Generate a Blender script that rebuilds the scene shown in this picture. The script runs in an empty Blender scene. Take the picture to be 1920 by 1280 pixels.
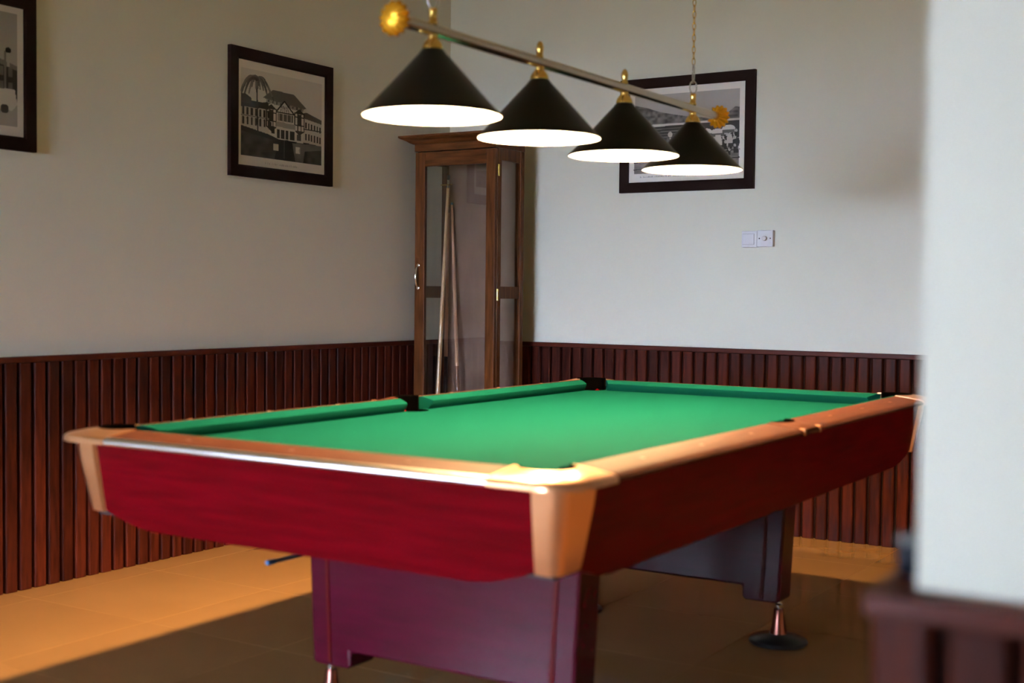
import bpy, bmesh, math, random
import numpy as np
from mathutils import Vector, Matrix
random.seed(7)
SC = bpy.context.scene
COL = SC.collection

# ------------------------------------------------------------------ camera
cam_d = bpy.data.cameras.new('camera')
cam = bpy.data.objects.new('camera', cam_d)
COL.objects.link(cam)
RIGHT = Vector((0.84409313, 0.53609069, 0.01065628))
UP = Vector((-0.02880719, 0.02549487, 0.9992598))
FWD = Vector((-0.5354222, 0.84377532, -0.03696331))
m = Matrix((RIGHT, UP, -FWD)).transposed().to_4x4()
m.translation = Vector((0, 0, 1.156))
cam.matrix_world = m
cam_d.sensor_width = 36.0
cam_d.lens = 2416.0 / 1920.0 * 36.0
cam_d.clip_start = 0.05
cam_d.dof.use_dof = True
cam_d.dof.focus_distance = 6.6
cam_d.dof.aperture_fstop = 2.5
SC.camera = cam

# ------------------------------------------------------------------ daylight and exposure
W = bpy.data.worlds.new('world')
SC.world = W
W.use_nodes = True
bg = W.node_tree.nodes['Background']
bg.inputs['Color'].default_value = (0.72, 0.855, 1.18, 1)
bg.inputs['Strength'].default_value = 92.0
SC.view_settings.view_transform = 'Standard'
SC.view_settings.look = 'None'
SC.view_settings.gamma = 1.0
SC.view_settings.use_curve_mapping = False
SC.view_settings.exposure = 0.2
BULB = 6600.0

def portal(name, loc, rot, sx, sy):
    l = bpy.data.lights.new(name, 'AREA')
    l.shape = 'RECTANGLE'; l.size = sx; l.size_y = sy
    l.cycles.is_portal = True
    o = bpy.data.objects.new(name, l)
    COL.objects.link(o); o.location = loc; o.rotation_euler = rot
    return o

# room numbers (metres, camera stands over the origin)
XL = -4.225          # left wall face
YB = 5.98            # back wall face
XR = 0.75            # right wall of the billiard room
ZC = 3.0             # ceiling
YF0, YF1 = 1.16, 1.31  # pier / front wall
XE = -0.305          # free end of the pier
YREAR = -7.0
XR2 = 1.9
portal('daylight_portal', (-2.35, YREAR - 0.06, 1.05), (math.pi / 2, 0, math.pi), 3.3, 1.8)
portal('daylight_portal', (XL - 0.10, -1.6, 1.35), (math.pi / 2, 0, math.pi / 2), 1.0, 0.7)

# ------------------------------------------------------------------ materials
MATS = {}
def newmat(name):
    mt = bpy.data.materials.new(name); mt.use_nodes = True
    MATS[name] = mt
    nt = mt.node_tree
    return mt, nt, nt.nodes['Principled BSDF']

def simple(name, col, rough=0.5, metal=0.0, spec=0.5, coat=0.0, coat_r=0.1, emit=None, es=0.0):
    mt, nt, b = newmat(name)
    b.inputs['Base Color'].default_value = (*col, 1)
    b.inputs['Roughness'].default_value = rough
    b.inputs['Metallic'].default_value = metal
    b.inputs['Specular IOR Level'].default_value = spec
    b.inputs['Coat Weight'].default_value = coat
    b.inputs['Coat Roughness'].default_value = coat_r
    if emit:
        b.inputs['Emission Color'].default_value = (*emit, 1)
        b.inputs['Emission Strength'].default_value = es
    return mt

def noise_mat(name, c1, c2, scale=(6, 6, 6), nscale=4.0, detail=6, rough=0.5, bump=0.0, spec=0.5,
              coat=0.0, coat_r=0.08, vary=0.0, rough_var=0.0, lo=0.3, hi=0.7):
    """colour between c1 and c2 by stretched noise in object space (wood grain, plaster, cloth)"""
    mt, nt, b = newmat(name)
    N = nt.nodes; L = nt.links
    tc = N.new('ShaderNodeTexCoord'); mp = N.new('ShaderNodeMapping')
    mp.inputs['Scale'].default_value = scale
    L.new(tc.outputs['Object'], mp.inputs['Vector'])
    src = mp.outputs['Vector']
    info = N.new('ShaderNodeObjectInfo')
    if vary:
        add = N.new('ShaderNodeVectorMath'); add.operation = 'ADD'
        mul = N.new('ShaderNodeMath'); mul.operation = 'MULTIPLY'; mul.inputs[1].default_value = 37.0
        L.new(info.outputs['Random'], mul.inputs[0])
        L.new(src, add.inputs[0]); L.new(mul.outputs[0], add.inputs[1])
        src = add.outputs[0]
    no = N.new('ShaderNodeTexNoise')
    no.inputs['Scale'].default_value = nscale; no.inputs['Detail'].default_value = detail
    L.new(src, no.inputs['Vector'])
    cr = N.new('ShaderNodeValToRGB')
    cr.color_ramp.elements[0].position = lo; cr.color_ramp.elements[0].color = (*c1, 1)
    cr.color_ramp.elements[1].position = hi; cr.color_ramp.elements[1].color = (*c2, 1)
    L.new(no.outputs['Fac'], cr.inputs['Fac'])
    out = cr.outputs['Color']
    if vary:
        hs = N.new('ShaderNodeHueSaturation')
        mr = N.new('ShaderNodeMapRange')
        mr.inputs['To Min'].default_value = 1 - vary; mr.inputs['To Max'].default_value = 1 + vary
        L.new(info.outputs['Random'], mr.inputs['Value'])
        L.new(mr.outputs['Result'], hs.inputs['Value'])
        L.new(out, hs.inputs['Color']); out = hs.outputs['Color']
    L.new(out, b.inputs['Base Color'])
    b.inputs['Roughness'].default_value = rough
    b.inputs['Specular IOR Level'].default_value = spec
    b.inputs['Coat Weight'].default_value = coat
    b.inputs['Coat Roughness'].default_value = coat_r
    if rough_var:
        mr2 = N.new('ShaderNodeMapRange')
        mr2.inputs['To Min'].default_value = rough; mr2.inputs['To Max'].default_value = rough + rough_var
        L.new(no.outputs['Fac'], mr2.inputs['Value']); L.new(mr2.outputs['Result'], b.inputs['Roughness'])
    if bump:
        bp = N.new('ShaderNodeBump'); bp.inputs['Strength'].default_value = bump
        bp.inputs['Distance'].default_value = 0.002
        L.new(no.outputs['Fac'], bp.inputs['Height']); L.new(bp.outputs['Normal'], b.inputs['Normal'])
    return mt

noise_mat('paint', (0.715, 0.705, 0.575), (0.745, 0.735, 0.60), (1, 1, 1), 2.2, 5, rough=0.55, bump=0.15, spec=0.3)
noise_mat('ceiling_paint', (0.74, 0.72, 0.66), (0.77, 0.75, 0.69), (1, 1, 1), 2.0, 4, rough=0.8, spec=0.2)
noise_mat('mahogany', (0.018, 0.0027, 0.0014), (0.060, 0.0102, 0.0045), (22, 22, 2.2), 3.0, 8, rough=0.36, bump=0.12,
          spec=0.09, vary=0.35, rough_var=0.15)
noise_mat('mahogany_rail', (0.038, 0.0065, 0.003), (0.068, 0.012, 0.0055), (4, 4, 20), 3.0, 6, rough=0.4, spec=0.12)
simple('backing', (0.010, 0.003, 0.002), 0.7, spec=0.05)
noise_mat('cabinet_wood', (0.055, 0.017, 0.005), (0.125, 0.043, 0.012), (26, 26, 2.5), 2.4, 8, rough=0.30, bump=0.08,
          spec=0.09, rough_var=0.1)
noise_mat('cabinet_wood_h', (0.055, 0.017, 0.005), (0.125, 0.043, 0.012), (2.5, 26, 26), 2.4, 8, rough=0.30, bump=0.08,
          spec=0.09, rough_var=0.1)
noise_mat('plywood', (0.17, 0.10, 0.07), (0.23, 0.14, 0.10), (5, 5, 1.2), 3.0, 6, rough=0.45)
noise_mat('red_laminate', (0.072, 0.0004, 0.0015), (0.115, 0.0006, 0.0035), (2.2, 22, 24), 2.2, 7, rough=0.36, spec=0.03)
noise_mat('red_laminate_y', (0.072, 0.0004, 0.0015), (0.115, 0.0006, 0.0035), (22, 2.2, 24), 2.2, 7, rough=0.36, spec=0.03)
noise_mat('pedestal_laminate', (0.040, 0.0008, 0.007), (0.060, 0.0014, 0.011), (3, 18, 18), 2.0, 6, rough=0.24, spec=0.20)
simple('inlay_red', (0.065, 0.001, 0.001), 0.4, spec=0.1)
noise_mat('rail_wood', (0.043, 0.0125, 0.0065), (0.082, 0.027, 0.0135), (5, 60, 10), 2.4, 7, rough=0.5, spec=0.07)
noise_mat('rail_wood_y', (0.043, 0.0125, 0.0065), (0.082, 0.027, 0.0135), (60, 5, 10), 2.4, 7, rough=0.5, spec=0.07)
noise_mat('casting', (0.58, 0.28, 0.13), (0.66, 0.33, 0.16), (3, 3, 3), 3.0, 3, rough=0.28, coat=0.3)
MATS['casting'].node_tree.nodes['Principled BSDF'].inputs['Metallic'].default_value = 0.85
noise_mat('cloth', (0.0012, 0.038, 0.030), (0.0016, 0.043, 0.034), (1, 1, 1), 420.0, 2, rough=0.9, bump=0.1, spec=0.012)
b = MATS['cloth'].node_tree.nodes['Principled BSDF']
b.inputs['Sheen Weight'].default_value = 0.0; b.inputs['Sheen Roughness'].default_value = 0.4
b.inputs['Sheen Tint'].default_value = (0.6, 1.0, 0.75, 1)
simple('rubber', (0.0004, 0.0004, 0.0004), 0.9, spec=0.0)
simple('dark_under', (0.02, 0.012, 0.008), 0.7)
simple('foot_metal', (0.16, 0.055, 0.04), 0.22, 0.9)
simple('foot_black', (0.006, 0.005, 0.005), 0.3, spec=0.2)
simple('steel', (0.72, 0.72, 0.70), 0.22, 1.0)
simple('bar_metal', (0.62, 0.60, 0.55), 0.20, 1.0)
simple('trim_metal', (0.72, 0.69, 0.65), 0.3, 1.0)
simple('brass', (0.83, 0.58, 0.16), 0.20, 1.0)
simple('amber_brass', (0.90, 0.44, 0.02), 0.22, 0.6)
simple('shade_black', (0.002, 0.002, 0.0015), 0.35, spec=0.22)
simple('shade_white', (0.92, 0.88, 0.82), 0.6)
simple('bulb', (0.9, 0.85, 0.75), 0.4, emit=(1.0, 0.61, 0.27), es=BULB)
simple('frame_wood', (0.012, 0.0045, 0.003), 0.5, spec=0.05)
simple('plastic_white', (0.74, 0.74, 0.75), 0.3)
simple('plastic_joint', (0.25, 0.25, 0.25), 0.5)
simple('screw_dark', (0.05, 0.05, 0.06), 0.4, 0.6)
noise_mat('cue_maple', (0.55, 0.34, 0.15), (0.66, 0.43, 0.21), (30, 30, 2), 2.0, 5, rough=0.3, coat=0.4)
noise_mat('cue_pink', (0.42, 0.22, 0.12), (0.52, 0.29, 0.17), (30, 30, 2), 2.0, 5, rough=0.3, coat=0.4)
noise_mat('cue_dark', (0.16, 0.06, 0.025), (0.24, 0.09, 0.04), (30, 30, 2), 2.0, 5, rough=0.3, coat=0.4)
simple('cue_tip_blue', (0.03, 0.12, 0.22), 0.6)
simple('cue_grey', (0.10, 0.11, 0.12), 0.35)
simple('cue_black', (0.01, 0.01, 0.012), 0.3)
simple('cue_orange', (0.35, 0.07, 0.02), 0.35)
noise_mat('tile', (0.30, 0.165, 0.062), (0.325, 0.18, 0.07), (1, 1, 1), 3.0, 5, rough=0.06, spec=0.5, vary=0.03)
simple('grout', (0.24, 0.135, 0.052), 0.4)
simple('terrace', (0.45, 0.42, 0.36), 0.8)
simple('window_frame', (0.70, 0.70, 0.70), 0.4)
simple('jar_black', (0.004, 0.006, 0.011), 0.4, spec=0.15)
simple('jar_grey', (0.10, 0.105, 0.10), 0.6, spec=0.2)

def glass_mat(name, tint, ior):
    mt = bpy.data.materials.new(name); mt.use_nodes = True; MATS[name] = mt
    nt = mt.node_tree; nt.nodes.clear()
    o = nt.nodes.new('ShaderNodeOutputMaterial'); mx = nt.nodes.new('ShaderNodeMixShader')
    t = nt.nodes.new('ShaderNodeBsdfTransparent'); g = nt.nodes.new('ShaderNodeBsdfGlossy')
    f = nt.nodes.new('ShaderNodeFresnel')
    t.inputs['Color'].default_value = (*tint, 1)
    g.inputs['Roughness'].default_value = 0.01
    geo = nt.nodes.new('ShaderNodeNewGeometry'); mr = nt.nodes.new('ShaderNodeMapRange')
    mr.inputs['To Min'].default_value = ior; mr.inputs['To Max'].default_value = 1.0 / ior
    nt.links.new(geo.outputs['Backfacing'], mr.inputs['Value']); nt.links.new(mr.outputs['Result'], f.inputs['IOR'])
    nt.links.new(f.outputs[0], mx.inputs[0]); nt.links.new(t.outputs[0], mx.inputs[1])
    nt.links.new(g.outputs[0], mx.inputs[2]); nt.links.new(mx.outputs[0], o.inputs[0])
glass_mat('cabinet_glass', (0.97, 0.98, 0.97), 1.7)
glass_mat('picture_glass', (0.98, 0.98, 0.98), 1.15)
glass_mat('window_glass', (0.97, 0.98, 0.98), 1.3)

mt, nt, b = newmat('print')
at = nt.nodes.new('ShaderNodeVertexColor'); at.layer_name = 'ink'
nt.links.new(at.outputs['Color'], b.inputs['Base Color'])
b.inputs['Roughness'].default_value = 0.6

# ------------------------------------------------------------------ mesh helpers
class MB:
    """collects shapes in world coordinates; build() links them as ONE mesh object"""
    def __init__(s): s.bm = bmesh.new()
    def face(s, pts):
        vs = [s.bm.verts.new(p) for p in pts]
        return s.bm.faces.new(vs)
    def box(s, a, b_, bevel=0.0, seg=2):
        x0, y0, z0 = [min(p, q) for p, q in zip(a, b_)]; x1, y1, z1 = [max(p, q) for p, q in zip(a, b_)]
        v = [s.bm.verts.new(p) for p in ((x0,y0,z0),(x1,y0,z0),(x1,y1,z0),(x0,y1,z0),(x0,y0,z1),(x1,y0,z1),(x1,y1,z1),(x0,y1,z1))]
        fs = [s.bm.faces.new([v[i] for i in q]) for q in ((3,2,1,0),(4,5,6,7),(0,1,5,4),(1,2,6,5),(2,3,7,6),(3,0,4,7))]
        if bevel:
            es = {e for f in fs for e in f.edges}
            bmesh.ops.bevel(s.bm, geom=list(es), offset=bevel, segments=seg, affect='EDGES', profile=0.5)
        return s
    def prism(s, pts, vec):
        """closed polygon pts (3d) pushed along vec"""
        vec = Vector(vec)
        a = [s.bm.verts.new(p) for p in pts]; c = [s.bm.verts.new(Vector(p) + vec) for p in pts]
        n = len(pts)
        s.bm.faces.new(a[::-1]); s.bm.faces.new(c)
        for i in range(n): s.bm.faces.new((a[i], a[(i+1) % n], c[(i+1) % n], c[i]))
        return s
    def grid(s, rows, close_rows=False, close_cols=False):
        vr = [[s.bm.verts.new(p) for p in r] for r in rows]
        R = len(vr); C_ = len(vr[0])
        for i in range(R if close_rows else R - 1):
            for j in range(C_ if close_cols else C_ - 1):
                s.bm.faces.new((vr[i][j], vr[i][(j+1) % C_], vr[(i+1) % R][(j+1) % C_], vr[(i+1) % R][j]))
        return vr
    def lathe(s, prof, base, axis=(0, 0, 1), n=24, cap0=True, cap1=True, flute=0, depth=0.0):
        ax = Vector(axis).normalized()
        u = ax.orthogonal().normalized(); w = ax.cross(u)
        base = Vector(base)
        rows = []
        for r, t in prof:
            row = []
            for k in range(n):
                a = 2 * math.pi * k / n
                rr = r * (1 + depth * math.cos(flute * a)) if flute else r
                row.append(base + ax * t + (u * math.cos(a) + w * math.sin(a)) * rr)
            rows.append(row)
        vr = s.grid(rows, close_cols=True)
        if cap0: s.bm.faces.new(vr[0][::-1])
        if cap1: s.bm.faces.new(vr[-1])
        return s
    def tube(s, pts, rad, n=8, closed=False):
        pts = [Vector(p) for p in pts]
        rads = rad if isinstance(rad, (list, tuple)) else [rad] * len(pts)
        rows = []; N_ = len(pts); up = None
        for i, p in enumerate(pts):
            if closed: d = pts[(i+1) % N_] - pts[i-1]
            else: d = pts[min(i+1, N_-1)] - pts[max(i-1, 0)]
            d.normalize()
            if up is None: up = d.orthogonal().normalized()
            up = (up - d * up.dot(d)).normalized()
            w = d.cross(up)
            rows.append([p + (up * math.cos(2*math.pi*k/n) + w * math.sin(2*math.pi*k/n)) * rads[i] for k in range(n)])
        vr = s.grid(rows, close_rows=closed, close_cols=True)
        if not closed:
            s.bm.faces.new(vr[0][::-1]); s.bm.faces.new(vr[-1])
        return s
    def build(s, name, mat, parent=None, smooth=False, bevel=0.0):
        bm = s.bm
        bmesh.ops.recalc_face_normals(bm, faces=bm.faces[:])
        off = Vector((0, 0, 0)); p = parent
        while p is not None: off += p.location; p = p.parent
        if off.length: bmesh.ops.translate(bm, verts=bm.verts[:], vec=-off)
        me = bpy.data.meshes.new(name); bm.to_mesh(me); bm.free()
        me.materials.append(MATS[mat])
        if smooth:
            for q in me.polygons: q.use_smooth = True
            try: me.set_sharp_from_angle(angle=math.radians(38))
            except Exception: pass
        o = bpy.data.objects.new(name, me); COL.objects.link(o)
        o.parent = parent
        if bevel:
            md = o.modifiers.new('edge', 'BEVEL'); md.width = bevel; md.segments = 2; md.limit_method = 'ANGLE'
            md.angle_limit = math.radians(50)
        return o

def tag(o, label, cat=None, group=None, kind=None):
    o['label'] = label
    if cat: o['category'] = cat
    if group: o['group'] = group
    if kind: o['kind'] = kind
    return o
def struct(o, label):
    o['kind'] = 'structure'; o['label'] = label
    return o
def thing(name, loc, label, cat, group=None):
    o = bpy.data.objects.new(name, None); COL.objects.link(o); o.location = loc
    o.empty_display_size = 0.1
    return tag(o, label, cat, group)
def bx(name, a, b_, mat, parent=None, bevel=0.0):
    return MB().box(a, b_, bevel).build(name, mat, parent)

# ------------------------------------------------------------------ room shell
TILE = 0.60
fl = MB().box((XL - 0.2, YREAR - 0.2, -0.12), (XR2 + 0.2, YB + 0.2, -0.004)).build('floor', 'grout')
struct(fl, 'polished brown floor tiles reflecting the panelling')
tm = MB().box((-TILE/2 + 0.0006, -TILE/2 + 0.0006, -0.006), (TILE/2 - 0.0006, TILE/2 - 0.0006, 0.0), 0.0006, 1).build('floor_tile', 'tile', fl)
tmesh = tm.data
x0 = -1.65 - TILE * 5 + TILE / 2
first = True
nx = 0
x = x0
while x < XR2 + TILE / 2:
    y = YB - TILE / 2 + 0.1
    while y > -2.0:
        if x > XL - TILE / 2 and (y > YF0 - 0.4 or True) and not (y > YF1 and x > XR + TILE / 2):
            if first: t = tm; first = False
            else:
                t = bpy.data.objects.new('floor_tile', tmesh); COL.objects.link(t); t.parent = fl
            t.location = (x, y, 0)
        y -= TILE
    x += TILE
ytail = y + TILE / 2
fr = MB().box((XL, YREAR, -0.004), (XR2, ytail - 0.002, 0.0)).build('floor_far_tiles', 'tile', fl)

struct(MB().box((XL - 0.15, YREAR - 0.15, ZC), (XR2 + 0.15, YB + 0.15, ZC + 0.15)).build('ceiling', 'ceiling_paint'), 'plain off-white ceiling above the room')
w = MB()
w.box((XL - 0.15, YREAR, 0), (XL, -2.1, ZC)); w.box((XL - 0.15, -1.1, 0), (XL, YB, ZC))
w.box((XL - 0.15, -2.1, 0), (XL, -1.1, 1.0)); w.box((XL - 0.15, -2.1, 1.7), (XL, -1.1, ZC))
struct(w.build('wall_left', 'paint'), 'cream painted wall with two hanging pictures')
struct(MB().box((XL - 0.15, YB, 0), (XR + 0.15, YB + 0.15, ZC)).build('wall_back', 'paint'), 'cream painted wall with the train picture and switches')
struct(MB().box((XR, YF1, 0), (XR + 0.15, YB, ZC)).build('wall_right', 'paint'), 'cream painted side wall beyond the pier')
w = MB()
w.box((XE, YF0, 0), (XR2, YF1, ZC))
w.box((XL, YF0, 2.35), (XE, YF1, ZC))
struct(w.build('wall_front', 'paint'), 'white painted pier close to the viewer with panelled foot')
struct(MB().box((XR2, YREAR, 0), (XR2 + 0.15, YF0, ZC)).build('wall_lobby', 'paint'), 'cream painted wall of the lobby')
struct(MB().box((-1.35, -2.65, 0), (XR2, -2.5, ZC)).build('wall_light_block', 'paint'), 'cream painted wall added behind the camera to shade the pier')  # unseen wall, added to halve the window light reaching the pier
w = MB()
w.box((XL, YREAR - 0.15, 0), (-4.0, YREAR, ZC)); w.box((-0.7, YREAR - 0.15, 0), (XR2, YREAR, ZC))
w.box((-4.0, YREAR - 0.15, 0), (-0.7, YREAR, 0.15)); w.box((-4.0, YREAR - 0.15, 1.95), (-0.7, YREAR, ZC))
struct(w.build('wall_rear', 'paint'), 'cream painted wall around the wide lobby window')
wf = MB()
wf.box((-4.0, YREAR - 0.10, 0.15), (-0.7, YREAR - 0.05, 0.20)); wf.box((-4.0, YREAR - 0.10, 1.90), (-0.7, YREAR - 0.05, 1.95))
for xx in (-4.0, -2.9, -1.82, -0.75): wf.box((xx, YREAR - 0.10, 0.20), (xx + 0.05, YREAR - 0.05, 1.90))
win = struct(wf.build('window_1', 'window_frame'), 'wide three-part lobby window')
for xx in (-3.95, -2.85, -1.77): bx('window_pane', (xx, YREAR - 0.08, 0.2), (xx + 1.03, YREAR - 0.074, 1.90), 'window_glass', win)
wf = MB()
for y0_, y1_, z0_, z1_ in ((-2.1, -2.06, 1.0, 1.7), (-1.14, -1.1, 1.0, 1.7), (-2.06, -1.14, 1.0, 1.04), (-2.06, -1.14, 1.66, 1.7)):
    wf.box((XL - 0.12, y0_, z0_), (XL - 0.07, y1_, z1_))
win2 = struct(wf.build('window_2', 'window_frame'), 'small single lobby window in the long wall')
bx('window_pane', (XL - 0.098, -2.0595, 1.0405), (XL - 0.092, -1.1405, 1.6595), 'window_glass', win2)
struct(MB().box((-30, -45, -0.2), (30, YREAR - 0.21, -0.05)).box((-30, YREAR - 0.21, -0.2), (XL - 0.21, 20, -0.05)).build('floor_terrace', 'terrace'), 'paved ground outside the lobby window')

# ------------------------------------------------------------------ wainscot
CAPZ = 0.897
PITCH, PW, PD = 0.064, 0.0535, 0.017
def plank_profile(w, d, c):
    return [(-w/2, 0), (-w/2, d*0.55), (-w/2 + c*0.4, d*0.85), (-w/2 + c, d), (w/2 - c, d), (w/2 - c*0.4, d*0.85), (w/2, d*0.55), (w/2, 0)]
mbp = MB()
mbp.prism([(px, -py, 0.0) for px, py in plank_profile(PW, PD, 0.007)], (0, 0, CAPZ - 0.026))
_pl = mbp.build('plank', 'mahogany')
PLANK = _pl.data
bpy.data.objects.remove(_pl)
BACK = 0.010
trim_n = [0]
def wainscot(p0, length, ang, label, cap_over=0.012):
    """panelling along local x from p0, facing local -y, turned by ang about z"""
    trim_n[0] += 1
    R_ = Matrix.Rotation(ang, 3, 'Z')
    p0 = Vector(p0)
    def W_(q): return p0 + R_ @ Vector(q)
    def lbox(mb, a, b_):
        (ax, ay, az), (bx_, by, bz) = a, b_
        v = [mb.bm.verts.new(W_(q)) for q in ((ax,ay,az),(bx_,ay,az),(bx_,by,az),(ax,by,az),(ax,ay,bz),(bx_,ay,bz),(bx_,by,bz),(ax,by,bz))]
        for q in ((3,2,1,0),(4,5,6,7),(0,1,5,4),(1,2,6,5),(2,3,7,6),(3,0,4,7)): mb.bm.faces.new([v[i] for i in q])
    mb = MB(); lbox(mb, (0, -(BACK + PD + cap_over), CAPZ - 0.022), (length, -0.0005, CAPZ))
    cap = struct(mb.build('trim_%d' % trim_n[0], 'mahogany_rail', bevel=0.003), label)
    mb = MB(); lbox(mb, (0, -BACK, 0.001), (length, -0.0005, CAPZ - 0.0225)); mb.build('backing_board', 'backing', cap)
    n = int(length / PITCH)
    e = (length - n * PITCH) / 2
    for i in range(n):
        o = bpy.data.objects.new('plank', PLANK); COL.objects.link(o); o.parent = cap
        o.location = W_((e + (i + 0.5) * PITCH + random.uniform(-0.0012, 0.0012), -BACK - 0.0004 + random.uniform(-0.0008, 0.0), 0.0015))
        o.rotation_euler = (0, 0, ang)
    return cap
wainscot((XL, 1.32, 0), YB - 0.03 - 1.32, math.pi / 2, 'dark mahogany plank wainscot below the hanging hotel picture')
wainscot((XL + 0.03, YB, 0), XR - XL - 0.06, 0.0, 'reddish mahogany plank wainscot below the switches')
wainscot((XE - 0.037, YF0, 0), XR2 - XE + 0.036, 0.0, 'blurred mahogany plank wainscot on the white pier')
wainscot((XE, YF1 - 0.002, 0), YF1 - YF0 - 0.001, -math.pi / 2, 'narrow mahogany panelling on the end of the white pier')

# small dark pot on the panelling ledge of the pier
pot = thing('pot', (XE - 0.0175, 1.215, CAPZ), 'small black pot with grey lid on the pier ledge', 'pot')
MB().lathe([(0.0135, 0.0005), (0.0155, 0.004), (0.0165, 0.02), (0.016, 0.030)], pot.location, n=24).build('body', 'jar_black', pot, True)
MB().lathe([(0.0165, 0.0302), (0.0172, 0.032), (0.0165, 0.036), (0.010, 0.0395), (0.004, 0.0405)], pot.location, n=24).build('lid', 'jar_grey', pot, True)

# ------------------------------------------------------------------ pool table
TX, TY = -1.914, 3.388
A_, B_ = 0.6355, 1.224            # inner edge of the wood rails
RW = 0.097                         # wood rail width
ZT, ZO = 0.8125, 0.801
ZCL = 0.771
tbl = thing('pool_table', (TX, TY, 0), 'mahogany pool table with green cloth and copper corners', 'pool table')
def T(x, y, z): return Vector((TX + x, TY + y, z))
PR = 0.060
CC = 0.020
cedge = CC + math.sqrt(PR * PR - CC * CC)       # where the corner pocket meets the inner rail line
SCx = -0.012
SPR = 0.058
sedge = math.sqrt(SPR * SPR - SCx * SCx)

# bed (cloth over slate) with pocket notches
def arc(cx, cy, a0, a1, n=10, r=PR):
    return [(cx + r * math.cos(math.radians(a0 + (a1 - a0) * i / n)), cy + r * math.sin(math.radians(a0 + (a1 - a0) * i / n))) for i in range(n + 1)]
ca = math.degrees(math.asin(CC / PR))
sa = math.degrees(math.acos(SCx / SPR))
def corner(sx, sy):
    c = arc(A_ - CC, B_ - CC, 180 - ca, 270 + ca, 10)     # concave arc towards the table centre
    # from (A-cedge, B) through inside to (A, B-cedge)
    return [(sx * px, sy * py) for px, py in c]
def side(sx):
    c = arc(A_ + SCx, 0, 180 - sa, 180 + sa, 10, SPR)            # from (A, +sedge) to (A, -sedge)
    return [(sx * px, py) for px, py in c]
outline = corner(1, 1) + side(1) + corner(1, -1)[::-1] + corner(-1, -1) + side(-1)[::-1] + corner(-1, 1)[::-1]
mb = MB(); mb.prism([T(px, py, ZCL - 0.03) for px, py in outline], (0, 0, 0.03))
mb.build('playing_surface', 'cloth', tbl)
mb = MB(); mb.box(T(-A_ - 0.02, -B_ - 0.02, 0.60), T(A_ + 0.02, B_ + 0.02, 0.64)); mb.build('frame', 'dark_under', tbl)

# cushions
CUW = 0.048
prof_c = [(0.0, ZT - 0.0008), (0.012, ZT - 0.001), (0.040, 0.8035), (CUW, 0.800), (CUW, 0.797), (0.036, 0.778), (0.032, ZCL + 0.0006), (0.0, ZCL + 0.0006)]
def cushion(a, b_, inward, fa, fb):
    """a->b along the inner rail line, inward = unit vector to the table, fa/fb nose set-back"""
    a = Vector((*a, 0)); b_ = Vector((*b_, 0)); d = (b_ - a).normalized(); inw = Vector((*inward, 0))
    mb = MB(); rows = []
    L_ = (b_ - a).length
    ts = [0, 0.02, 0.05, 0.5, 0.95, 0.98, 1]
    for t in ts:
        row = []
        for off, z in prof_c:
            k = off / CUW
            s0 = fa * k; s1 = L_ - fb * k
            p = a + d * (s0 + (s1 - s0) * t) + inw * off
            row.append(T(p.x, p.y, z))
        rows.append(row)
    vr = mb.grid(rows, close_cols=True)
    mb.bm.faces.new(vr[0][::-1]); mb.bm.faces.new(vr[-1])
    return mb.build('cushion', 'cloth', tbl, True)
ce = cedge
for sy in (-1, 1):
    cushion((-(A_ - ce), sy * B_), ((A_ - ce), sy * B_), (0, -sy), 0.034, 0.034)
for sx in (-1, 1):
    cushion((sx * A_, sedge), (sx * A_, B_ - ce), (-sx, 0), 0.014, 0.034)
    cushion((sx * A_, -sedge), (sx * A_, -(B_ - ce)), (-sx, 0), 0.014, 0.034)

# wooden rails
prof_r = [(0.0005, 0.778), (0.0005, ZT), (0.078, 0.8035), (0.090, 0.7995), (0.0965, 0.793), (0.0965, 0.7895), (0.092, 0.786), (0.03, 0.782)]
CL = 0.185
cend = RW - CL                                    # rail end measured from inner corner (negative)
SH = 0.078
def rail(a, b_, outward, mat):
    a = Vector((*a, 0)); b_ = Vector((*b_, 0)); o = Vector((*outward, 0))
    mb = MB(); rows = []
    for t in (0.0, 1.0):
        p = a + (b_ - a) * t
        rows.append([T(p.x + o.x * d, p.y + o.y * d, z) for d, z in prof_r])
    vr = mb.grid(rows, close_cols=True)
    mb.bm.faces.new(vr[0][::-1]); mb.bm.faces.new(vr[-1])
    ro = mb.build('rail', mat, tbl, True)
    if mat != 'rail_wood': return ro
    mb = MB(); rows = []
    for t in (0.0, 1.0):
        p = a + (b_ - a) * t
        rows.append([T(p.x + o.x * d, p.y + o.y * d, z) for d, z in ((0.0865, 0.8012), (0.0875, 0.8030), (0.0940, 0.8020), (0.0990, 0.7985), (0.1018, 0.7935), (0.1018, 0.7885), (0.0990, 0.7850), (0.0930, 0.7850))])
    vr = mb.grid(rows, close_cols=True)
    mb.bm.faces.new(vr[0][::-1]); mb.bm.faces.new(vr[-1])
    mb.build('edge_trim', 'trim_metal', ro, True)
    return ro
rails = []
for sy in (-1, 1): rails.append(rail((-(A_ + cend) + 0.001, sy * B_), ((A_ + cend) - 0.001, sy * B_), (0, sy), 'rail_wood'))
for sx in (-1, 1):
    rails.append(rail((sx * A_, SH + 0.001), (sx * A_, B_ + cend - 0.001), (sx, 0), 'rail_wood_y'))
    rails.append(rail((sx * A_, -SH - 0.001), (sx * A_, -(B_ + cend) + 0.001), (sx, 0), 'rail_wood_y'))
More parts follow.
